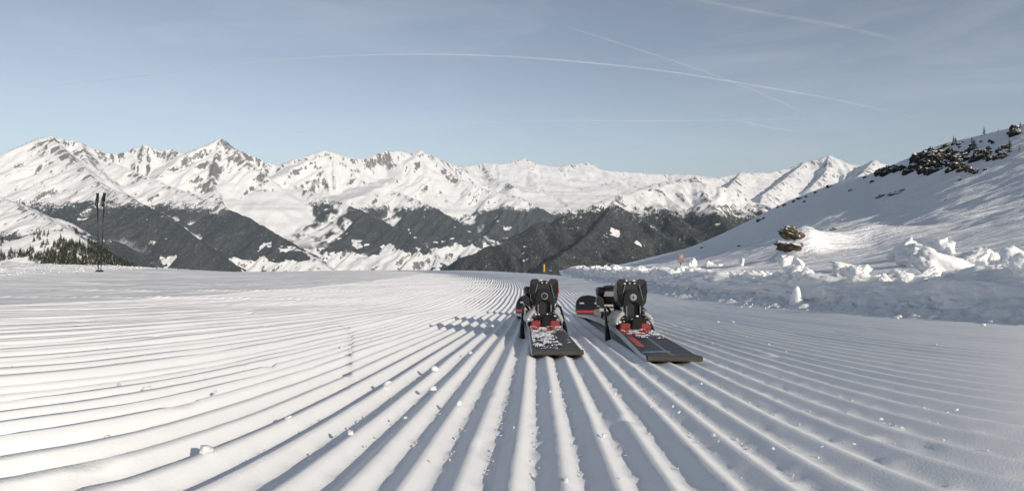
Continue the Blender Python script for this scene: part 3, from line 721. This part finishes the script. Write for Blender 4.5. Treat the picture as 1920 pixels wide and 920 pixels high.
pS = hill_point(1276, 497); s = pS.y / F
sg = empty('piste_sign', pS, (0, math.radians(4), 0)); tag(sg, 'small red and grey sign on a dark post in the snow slope', 'sign')
bm = bmesh.new(); tube(bm, [(0, 0, -.3), (0, 0, 22 * s)], [1.1 * s] * 2, 8); bm_obj('post', bm, M_dark, sg)
bm = bmesh.new(); boxbm(bm, (0, -1.6 * s, 17 * s), (10 * s, 1.0 * s, 12 * s), .2 * s); bm_obj('red_panel', bm, M_pink, sg)
bm = bmesh.new(); boxbm(bm, (0, -1.6 * s, 8.4 * s), (10 * s, 1.0 * s, 4.5 * s), .2 * s); bm_obj('grey_panel', bm, M_grey, sg)
bm = bmesh.new(); boxbm(bm, (0, -2.2 * s, 18 * s), (5 * s, .3 * s, 5 * s), .05 * s); bm_obj('pale_symbol', bm, M_white, sg)

Dm = 38.0; Xm = (1020 - XC) / F * Dm; zm = float(ground_z(Xm, Dm)); s = Dm / F
mk = empty('marker_pole', (Xm, Dm, zm)); tag(mk, 'thin piste marker pole with a yellow sleeve at the end of the bank', 'pole')
bm = bmesh.new(); tube(bm, [(0, 0, -.4), (0, 0, 38 * s)], [.012, .010], 8); bm_obj('rod', bm, M_dark, mk)
bm = bmesh.new(); tube(bm, [(0, 0, -2 * s), (0, 0, 12 * s)], [2.0 * s] * 2, 12); bm_obj('yellow_sleeve', bm, M_yellow, mk)

def ski_pole(name, top, foot, label, flip):
    top = Vector(top); foot = Vector(foot); L = (top - foot).length; d = (top - foot).normalized()
    e = empty(name, foot); e.rotation_mode = 'QUATERNION'; e.rotation_quaternion = d.to_track_quat('Z', 'Y'); tag(e, label, 'ski pole', 'pair of ski poles stuck in the snow')
    bm = bmesh.new(); tube(bm, [(0, 0, -.12), (0, 0, L * .45), (0, 0, L - .14)], [.006, .0075, .0085], 10); bm_obj('shaft', bm, M_dark, e, True)
    bm = bmesh.new(); tube(bm, [(0, 0, L - .15), (0, 0, L - .12), (0, 0, L - .07), (0, 0, L - .03), (0, 0, L - .008), (0, 0, L)], [.014, .018, .016, .020, .023, .015], 12); bm_obj('grip', bm, M_black, e, True)
    bm = bmesh.new(); tube(bm, [(0, 0, -.005), (0, 0, .005), (0, 0, .02)], [.035, .045, .012], 14); bm_obj('basket', bm, M_black, e, True)
    pts = [(flip * (.018 + .055 * math.sin(t * math.pi)), .005, L - .03 - .19 * (t if t < .5 else 1 - t) * 2) for t in [i / 14 for i in range(15)]]
    pts = [(flip * (.012 + .05 * math.sin(i / 14 * 2 * math.pi) * (1 if i < 8 else .25) * (1 if i < 8 else -1)), .006, L - .03 - .2 * math.sin(i / 14 * math.pi)) for i in range(15)]
    bm = bmesh.new(); tube(bm, pts, [.0085] * 15, 6); bm_obj('strap', bm, M_black, e, True)
    return e
Dp = 9.6
def pp(x, y, D): return px(x, y, D)
gp = lambda x: Vector(((x - XC) / F * Dp, Dp, float(ground_z((x - XC) / F * Dp, Dp)) + .03))
ski_pole('ski_pole', px(183, 362, Dp), gp(184), 'upright black ski pole planted in the snow with its strap hanging', 1)
ski_pole('ski_pole', px(196, 361, Dp + .04), gp(186) + Vector((0, .04, 0)), 'slightly leaning black ski pole crossing the upright one', -1)

# ------------------------------------------------------------------ skis
LEN = 1.555
def wid(u): return float(np.interp(u, [0, .05, .35, .72, 1.1, 1.33, 1.42, 1.48, 1.515, 1.535, 1.548, 1.553, 1.555], [.083, .084, .074, .069, .088, .114, .119, .115, .104, .088, .066, .046, .02]))
def thk(u): return float(np.interp(u, [0, .1, .45, .75, 1.1, 1.35, 1.555], [.0085, .010, .015, .017, .012, .008, .006]))
def cam_(u):
    c = .013 * max(0.0, 1 - ((u - .70) / .66) ** 2) ** 1.0
    if u > 1.34: c += .072 * ((u - 1.34) / .215) ** 1.8
    if u < .06: c += .0015 * ((.06 - u) / .06) ** 2
    return c
US = list(np.concatenate([np.linspace(0, 1.34, 60), np.linspace(1.345, LEN, 34)]))
def topw(u): return cam_(u) + thk(u)
def strip(name, f, mat, parent, smooth=True):
    """closed loft: f(u) gives a ring of (v, w)"""
    bm = bmesh.new(); prev = None
    for u in US:
        ring = [bm.verts.new((v, u, w)) for v, w in f(u)]
        if prev:
            k = len(ring)
            for i in range(k): bm.faces.new((prev[i], prev[(i + 1) % k], ring[(i + 1) % k], ring[i]))
        else: bm.faces.new(ring)
        prev = ring
    bm.faces.new(prev[::-1])
    bmesh.ops.recalc_face_normals(bm, faces=bm.faces)
    return bm_obj(name, bm, mat, parent, False)
def mat_topsheet(name, scuff):
    t = NT(name); o = t.obj(); sep = t.n('ShaderNodeSeparateXYZ'); t.l(o, sep.inputs[0]); u = sep.outputs[1]; v = sep.outputs[0]
    sp = t.noise(o, 260.0, 4.0, .7)
    dark = t.mix(t.mr(sp, .45, .7), rgb(.022, .023, .026), rgb(.10, .105, .11))
    def band(a, b, e=.004): return t.math('MULTIPLY', t.mr(u, a - e, a), t.mr(u, b + e, b))
    jag = t.math('ADD', u, t.math('MULTIPLY', t.math('SUBTRACT', t.noise(o, 45.0, 3.0), .5), .05))
    redz = t.math('MULTIPLY', t.mr(jag, .262, .275), t.mr(jag, .40, .39))
    col = t.mix(redz, dark, rgb(.42, .03, .028))
    lm = t.math('MULTIPLY', t.mr(t.math('ABSOLUTE', v), .0025, .0018), t.mr(u, .30, .28))
    col = t.mix(t.math('MULTIPLY', lm, .6), col, rgb(.3, .3, .31))
    # print on the shovel
    col = t.mix(t.mr(u, 1.28, 1.285), col, rgb(.55, .55, .54))
    col = t.mix(t.mr(u, 1.335, 1.34), col, rgb(.16, .012, .014))
    col = t.mix(band(1.378, 1.392), col, rgb(.025, .02, .02))
    col = t.mix(band(1.394, 1.424), col, rgb(.62, .05, .035))
    col = t.mix(t.mr(u, 1.424, 1.428), col, rgb(.012, .012, .013))
    mk = t.math('MULTIPLY', band(1.492, 1.500), t.mr(t.math('ABSOLUTE', t.math('SUBTRACT', t.math('ABSOLUTE', v), .030)), .010, .008))
    col = t.mix(mk, col, rgb(.5, .5, .5))
    if scuff:
        d = t.math('ABSOLUTE', t.math('SUBTRACT', u, t.math('ADD', .055, t.math('MULTIPLY', v, .25))))
        bl = t.math('MULTIPLY', t.mr(t.math('ADD', d, t.math('MULTIPLY', t.noise(o, 120.0, 4.0), .02)), .020, .012), t.mr(v, .012, .0))
        col = t.mix(bl, col, rgb(.16, .24, .42))
        rs = t.math('MULTIPLY', t.mr(t.math('ABSOLUTE', t.math('ADD', v, .030)), .007, .004), t.math('MULTIPLY', t.mr(u, .10, .11), t.mr(u, .26, .2)))
        col = t.mix(rs, col, rgb(.55, .10, .07))
    t.bsdf(col, .5, None, spec=.25)
    return t.m
def mat_sidewall():
    t = NT('sidewall'); o = t.obj(); n = t.noise(o, 35.0, 4.0, .6)
    t.bsdf(t.mix(n, rgb(.42, .43, .44), rgb(.68, .69, .70)), .45)
    return t.m
M_side = mat_sidewall()
M_core = plain('worn_tail_rubber', (.04, .038, .034, 1), .8, nscale=120, namp=.6)
M_frost = mat_snow('ski_frost', 700, .25, .0003)
def prism(name, poly, u0, u1, mat, parent, bev=.0016, s1=(1, 1), c1=(0, 0), smooth=False):
    bm = bmesh.new(); k = len(poly)
    cv = sum(p[0] for p in poly) / k; cw = sum(p[1] for p in poly) / k
    a = [bm.verts.new((p[0], u0, p[1])) for p in poly]
    b = [bm.verts.new((cv + (p[0] - cv) * s1[0] + c1[0], u1, cw + (p[1] - cw) * s1[1] + c1[1])) for p in poly]
    bm.faces.new(a); bm.faces.new(b[::-1])
    for i in range(k): bm.faces.new((a[(i + 1) % k], a[i], b[i], b[(i + 1) % k]))
    bmesh.ops.recalc_face_normals(bm, faces=bm.faces)
    if bev: bmesh.ops.bevel(bm, geom=list(bm.edges), offset=bev, segments=2, affect='EDGES', clamp_overlap=True)
    return bm_obj(name, bm, mat, parent, smooth)
def arc(cx, cw, rx, rz, a0, a1, n): return [(cx + rx * math.cos(math.radians(a0 + (a1 - a0) * i / n)), cw + rz * math.sin(math.radians(a0 + (a1 - a0) * i / n))) for i in range(n + 1)]
def mirror(p): return [(-a, b) for a, b in p][::-1]

def make_ski(loc, rot, label, crust, scuff, seed, group):
    e = empty('ski', loc, rot); tag(e, label, 'ski', group)
    W = lambda u: wid(u) / 2
    strip('sidewall_core', lambda u: [(-W(u), cam_(u) + .0022), (W(u), cam_(u) + .0022), (W(u) - .0008, topw(u) - .002), (-W(u) + .0008, topw(u) - .002)], M_side, e)
    for sg_ in (-1, 1):
        strip('steel_edge', lambda u: [(sg_ * W(u) * 1.0 + sg_ * .0006, cam_(u)), (sg_ * max(W(u) - .0025, .0005), cam_(u)), (sg_ * max(W(u) - .0025, .0005), cam_(u) + .0022), (sg_ * W(u) + sg_ * .0006, cam_(u) + .0022)], M_steel, e)
    strip('base_sole', lambda u: [(-max(W(u) - .0026, .0004), cam_(u) - .0002), (max(W(u) - .0026, .0004), cam_(u) - .0002), (max(W(u) - .0026, .0004), cam_(u) + .0021), (-max(W(u) - .0026, .0004), cam_(u) + .0021)], M_dark, e)
    strip('topsheet', lambda u: [(-max(W(u) - .0012, .0006), topw(u) - .0021), (max(W(u) - .0012, .0006), topw(u) - .0021), (max(W(u) - .0045, .0004), topw(u)), (-max(W(u) - .0045, .0004), topw(u))], mat_topsheet('topsheet', scuff), e)
    prism('tail_protector', [(-.0412, .0020), (.0412, .0020), (.0412, .0098), (-.0412, .0098)], -.006, .004, M_core, e, .0012)
    # frozen snow on the tail
    ug = np.linspace(.012, .42, 170); vg = np.linspace(-1, 1, 90); VV, UU = np.meshgrid(vg, ug)
    hw = np.array([wid(u) / 2 - .004 for u in ug])[:, None]; vv = VV * hw
    n = fbm(vv * 55 + seed, UU * 55, 4, 500 + seed, .6) + .5 * perlin(vv * 260, UU * 260, 510)
    if crust == 'heavy':
        th = -.05 + .75 * sstep(.05, .5, VV) * (1 - sstep(.22, .29, UU)) + .5 * (1 - sstep(.03, .06, UU)) - .25 * sstep(.08, .16, UU) * (1 - sstep(.2, .24, UU)) * (1 - sstep(0, .4, VV)) + .15 * sstep(.28, .30, UU)
    else:
        th = .95 - .95 * sstep(.17, .24, UU + .03 * VV) + .25 * sstep(.31, .33, UU)
    d = n - th
    tw = np.array([topw(u) for u in ug])[:, None]
    Z = tw + np.where(d > 0, .0006 + np.minimum(d * .0018, .0014), -.001)
    keep = (d > -.06)
    kq = keep[:-1, :-1] & keep[1:, :-1] & keep[:-1, 1:] & keep[1:, 1:]
    m = grid_mesh('snow_crust', np.stack([vv, UU, Z], -1), M_frost, mask=kq)
    tag(obj('snow_crust', m, e), kind='stuff')
    # ---------------- binding; w0 is the top of the ski under it
    def w0(u): return topw(u) - .0005
    bm = bmesh.new()
    prism('binding_plate', [(-.033, w0(.6)), (.033, w0(.6)), (.030, w0(.6) + .009), (-.030, w0(.6) + .009)], .43, .90, M_black, e)
    h = w0(.41)
    def S(p): return [(a * .95, b * .93 + h) for a, b in p]
    # red track under the heel
    for p in ([(-.034, -.001), (-.009, -.001), (-.009, .012), (-.031, .012)], [(.012, -.001), (.035, -.001), (.032, .012), (.012, .012)]):
        prism('red_track', S(p), .352, .375, M_red, e)
    prism('adjusting_screw_block', S([(-.009, 0), (.012, 0), (.010, .022), (-.006, .022)]), .346, .40, M_black, e)
    prism('heel_base', S([(-.041, -.001), (.041, -.001), (.037, .018), (.022, .026), (-.022, .026), (-.037, .018)]), .372, .50, M_black, e)
    wing = [(.044, .010), (.041, .022), (.030, .036), (.0225, .039), (.0215, .031), (.028, .026), (.034, .016), (.038, .008)]
    for q in (wing, mirror(wing)): prism('pale_wing', S(q), .364, .49, M_white, e, .0018)
    hs_ = [(-.0335, .105), (-.030, .1115), (-.0150, .1125), (-.0105, .1035), (.0105, .1035), (.0150, .1125), (.031, .1115), (.0345, .105), (.0345, .078), (.032, .058), (.024, .047), (.012, .042), (-.012, .042), (-.024, .050), (-.032, .064), (-.0335, .082)]
    hp = prism('heel_housing', S(hs_), .392, .475, M_dark, e, .0013, (.92, .84), (0, -.010))
    for sgn in (-1, 1):
        fc = [(sgn * .0325, .104), (sgn * .0355, .080), (sgn * .021, .060), (sgn * .014, .084)]
        if sgn > 0: fc = fc[::-1]
        prism('side_facet', S(fc), .3885, .400, M_black, hp, .0012)
    if not scuff: prism('orange_mark', S([(.0345, .074), (.0375, .078), (.0368, .094), (.034, .097)]), .400, .425, M_orange, hp, .0004)
    lev = [(-.0205, .018), (-.0215, .050)] + arc(0, .064, .0215, .024, 170, 10, 12) + [(.0215, .050), (.0205, .018), (.0125, .016), (.0130, .046)] + arc(0, .050, .0130, .010, 10, 170, 8) + [(-.0130, .046), (-.0125, .016)]
    lv = prism('release_lever', S(lev), .376, .402, M_black, hp, .0014)
    prism('lever_rim', S([(-.0165, .020), (-.0140, .020), (-.0140, .050), (-.0165, .050)]), .3742, .3775, M_grey, lv, .0004)
    prism('lever_rim', S([(.0140, .020), (.0165, .020), (.0165, .050), (.0140, .050)]), .3742, .3775, M_grey, lv, .0004)
    prism('lever_recess', S([(-.013, .016), (.013, .016), (.013, .060), (-.013, .060)]), .3875, .396, M_dark, lv, .0008)
    prism('lever_foot', S([(-.017, .012), (.017, .012), (.015, .022), (-.015, .022)]), .374, .41, M_black, lv, .0014)
    prism('screw_ring', S(arc(0, .070, .0085, .0085, 0, 345, 23)), .3725, .379, M_grey, lv, .0008)
    prism('screw', S(arc(0, .070, .0058, .0058, 0, 345, 23)), .3710, .376, M_steel if scuff else M_black, lv, .0006)
    for a in (0, 90): 
        w_, l_ = .0010, .0042
        prism('screw_slot', S([(-l_ if a == 0 else -w_, .070 - (w_ if a == 0 else l_)), (l_ if a == 0 else w_, .070 - (w_ if a == 0 else l_)), (l_ if a == 0 else w_, .070 + (w_ if a == 0 else l_)), (-l_ if a == 0 else -w_, .070 + (w_ if a == 0 else l_))]), .3703 - a * 2e-6, .3712, M_dark, lv, 0)
    bt = prism('setting_window', S([(-.011, .099), (.011, .099), (.009, .1065), (-.009, .1065)]), .390, .44, M_black, hp, .0012)
    prism('red_indicator', S([(-.0065, .1055), (.0065, .1055), (.0055, .1085), (-.0055, .1085)]), .396, .42, M_red, bt, .0008)
    for sx in (-.005, .006): prism('glint_stud', S(arc(sx, .102, .0024, .0024, 0, 330, 11)), .3875, .392, M_steel, bt, .0004)
    prism('heel_cup', S([(-.030, .030), (.030, .030), (.034, .060), (.026, .072), (-.026, .072), (-.034, .060)]), .47, .50, M_black, hp, .003, (.9, .8))
    for sgn in (-1, 1):
        bm = bmesh.new(); tube(bm, [(sgn * .018, .368, h + .030), (sgn * .036, .368, h + .020)], [.0022, .0022], 8); bm_obj('axle_pin', bm, M_steel, e, True)
        prism('base_screw', [(sgn * .030 + .0042 * math.cos(k * .5236), h + .0125 + .0042 * math.sin(k * .5236)) for k in range(12)], .3700, .3735, M_steel, e, .0004)
        bm = bmesh.new(); hx = [(sgn * .0245 + .0034 * math.cos(i * .9), .3720 + .0034 * math.sin(i * .9), h + .018 + .00055 * i) for i in range(48)]
        tube(bm, hx, [.0008] * 48, 5); bm_obj('spring', bm, M_steel, e, True)
        prism('housing_crease', S([(sgn * .0150, .099), (sgn * .0165, .099), (sgn * .0250, .064), (sgn * .0235, .064)][::sgn]), .3868, .3900, M_grey, hp, .0003)
    # snow caught on the housing
    r = random.Random(seed)
    bm = bmesh.new()
    spots = [(r.uniform(-.03, .03), r.uniform(.393, .415), r.choice((.110, .103, .101))) for _ in range(26 if scuff else 8)] + [(r.uniform(-.04, .04), r.uniform(.36, .40), r.uniform(.0, .030)) for _ in range(40)]
    for (a, b, c) in spots:
        k = r.uniform(.0008, .0030); rr = bmesh.ops.create_icosphere(bm, subdivisions=1, radius=k); bmesh.ops.scale(bm, vec=(1.4, 1.2, .7), verts=rr['verts']); bmesh.ops.translate(bm, vec=(a * .95, b, c * .925 + h - .0012), verts=rr['verts'])
    tag(bm_obj('snow_specks', bm, M_frost, e, True), kind='stuff')
    # ---------------- brake
    for sgn in (-1, 1):
        bm = bmesh.new(); pts = [(sgn * .030, .535, h + .028), (sgn * .040, .525, h + .040), (sgn * .0465, .505, h + .036), (sgn * .0490, .46, h + .012), (sgn * .0500, .425, h - .018), (sgn * .0500, .408, h - .030)]
        tube(bm, pts, [.0030] * 6, 8); br = bm_obj('brake_arm', bm, M_dark, e, True)
        bm = bmesh.new(); tube(bm, [(sgn * .0496, .448, h + .002), (sgn * .0500, .436, h - .008), (sgn * .0502, .420, h - .022), (sgn * .0502, .400, h - .040), (sgn * .0502, .394, h - .045)], [.0040, .0056, .0062, .0085, .0070], 10); bm_obj('brake_foot', bm, M_black, br, True)
    prism('brake_pad', S([(-.028, .008), (.028, .008), (.026, .034), (-.026, .034)]), .50, .57, M_black, e, .003)
    # ---------------- toe piece
    h2 = w0(.76)
    def T(p): return [(a, b + h2) for a, b in p]
    prism('toe_base', T([(-.036, -.001), (.036, -.001), (.034, .016), (-.034, .016)]), .70, .90, M_black, e)
    prism('pale_sole_rest', T([(-.040, .0165), (.040, .0165), (.038, .0245), (-.038, .0245)]), .715, .745, M_white, e, .0015)
    prism('pale_bridge', T([(-.041, .028), (.041, .028), (.041, .034), (-.041, .034)]), .752, .765, M_white, e, .0012)
    bm = bmesh.new(); prev = None
    for (w_, rv, ru, cu) in [(.016, .026, .034, .815), (.028, .028, .036, .812), (.036, .030, .038, .81), (.050, .035, .042, .806), (.064, .039, .044, .803), (.074, .040, .044, .802), (.080, .038, .042, .803), (.0825, .033, .037, .804)]:
        ring = [bm.verts.new((rv * math.copysign(abs(math.cos(a)) ** .75, math.cos(a)), cu + ru * math.copysign(abs(math.sin(a)) ** .75, math.sin(a)), w_ + h2)) for a in [k * 2 * math.pi / 28 for k in range(28)]]
        if prev:
            for k in range(28): bm.faces.new((prev[k], prev[(k + 1) % 28], ring[(k + 1) % 28], ring[k]))
        prev = ring
    bm.faces.new(prev)
    bmesh.ops.recalc_face_normals(bm, faces=bm.faces)
    th_ = bm_obj('toe_housing', bm, M_black, e, True)
    for sgn in (-1, 1):
        q = [(.020, .028), (.040, .034), (.043, .050), (.036, .058), (.024, .052)]
        prism('toe_wing', T(q if sgn > 0 else mirror(q)), .745, .785, M_dark, th_, .002)
    prism('setting_screw', T(arc(0, .0845, .016, .003, 0, 350, 23)), .785, .825, M_dark, th_, .0008)
    prism('toe_window', T([(-.022, .056), (.022, .056), (.018, .070), (-.018, .070)]), .7575, .766, M_grey, th_, .001)
    return e
def lie(tail, tip, up=.0078):
    z = float(ground_z(tail[0], tail[1])) + up
    yaw = -math.atan2(tip[0] - tail[0], tip[1] - tail[1])
    return (tail[0], tail[1], z), (-math.atan(.1255), 0, yaw)
GS = 'pair of skis lying on the piste'
l, r_ = lie((.0735, .94), (.073, 2.50)); make_ski(l, r_, 'black and red ski whose tail is caked with snow behind the binding', 'heavy', False, 3, GS)
l, r_ = lie((.242, .875), (.314, 2.42), .0062); make_ski(l, r_, 'black and red ski with a mostly bare tail and a bluish scuff', 'light', True, 8, GS)

# ------------------------------------------------------------------ contrails high above the mountains
def mat_trail():
    t = NT('ice_cloud'); a = t.attr('along')
    n = t.noise(t.pos(), .0006, 5.0, .6)
    al = t.math('MULTIPLY', t.mr(n, .2, .75, .35, 1.0), a)
    d = t.n('ShaderNodeBsdfDiffuse'); d.inputs[0].default_value = rgb(.9, .9, .9)
    tr = t.n('ShaderNodeBsdfTranslucent'); tr.inputs[0].default_value = rgb(.9, .9, .9)
    m1 = t.n('ShaderNodeMixShader'); m1.inputs[0].default_value = .12; t.l(d.outputs[0], m1.inputs[1]); t.l(tr.outputs[0], m1.inputs[2])
    tp = t.n('ShaderNodeBsdfTransparent'); m2 = t.n('ShaderNodeMixShader'); t.l(al, m2.inputs[0]); t.l(tp.outputs[0], m2.inputs[1]); t.l(m1.outputs[0], m2.inputs[2])
    t.l(m2.outputs[0], t.out.inputs[0]); return t.m
M_trail = mat_trail()
def contrail(pts, wpx, dens, label, alt=9000.0):
    x = np.array([p[0] for p in pts], float); y = np.array([p[1] for p in pts], float); k = 120
    tt = np.linspace(0, 1, k); ti = np.linspace(0, 1, len(pts))
    def sm(v):
        c = np.interp(tt, ti, v); ker = np.hanning(17); ker /= ker.sum()
        return np.convolve(np.pad(c, 8, mode='reflect', reflect_type='odd'), ker, mode='valid')
    xs, ys = sm(x), sm(y); e = (YH - ys) / F; D = alt / e; X = (xs - XC) / F * D
    tx = np.gradient(X); ty = np.gradient(D); L = np.hypot(tx, ty); nx, ny = -ty / L, tx / L
    rad = wpx * np.hypot(D, X) / F * .5 * (1 + .25 * perlin(tt * 9, tt * 0, 600)); K = 10
    an = [2 * math.pi * i / K for i in range(K)] + [0.0]
    P = np.stack([np.stack([X + nx * math.cos(q) * rad, D + ny * math.cos(q) * rad, alt + math.sin(q) * rad], -1) for q in an], 1)
    A = np.repeat((np.minimum(np.minimum(tt / .10, (1 - tt) / .15), 1.0) * dens)[:, None], K + 1, 1)
    return tag(obj('contrail', grid_mesh('contrail', P, M_trail, attrs={'along': A})), label, 'contrail')
contrail([(40, 167), (200, 150), (400, 125), (600, 106), (780, 101), (950, 105), (1100, 117), (1250, 133), (1400, 158), (1550, 183), (1745, 226)], 3.2, .15, 'long white contrail arching over the whole mountain range')
contrail([(1050, 46), (1150, 78), (1250, 110), (1370, 152), (1450, 185), (1530, 222)], 2.4, .10, 'thin contrail slanting down and crossing the long arching one')
contrail([(1280, -5), (1450, 28), (1570, 48), (1710, 82)], 6.0, .06, 'faint broad contrail high above all the others')
contrail([(540, 250), (720, 236), (900, 229), (1080, 226), (1250, 227), (1400, 225), (1600, 218)], 3.0, .10, 'flat faint contrail running low above the snowy peaks')
contrail([(1380, 225), (1440, 238), (1495, 248)], 2.2, .11, 'short contrail branching off the low flat one')

# ------------------------------------------------------------------ haze
bm = bmesh.new(); boxbm(bm, (0, 9500, 175), (56000, 28000, 2950)); t = NT('haze')
pv = t.n('ShaderNodeVolumePrincipled'); pv.inputs['Color'].default_value = rgb(.60, .78, 1.0); pv.inputs['Density'].default_value = 2.1e-5; pv.inputs['Anisotropy'].default_value = 0.0
t.l(pv.outputs[0], t.out.inputs['Volume'])
hz = bm_obj('haze', bm, t.m); tag(hz, 'thin bluish haze in the air between the camera and the mountains', 'haze', kind='stuff')
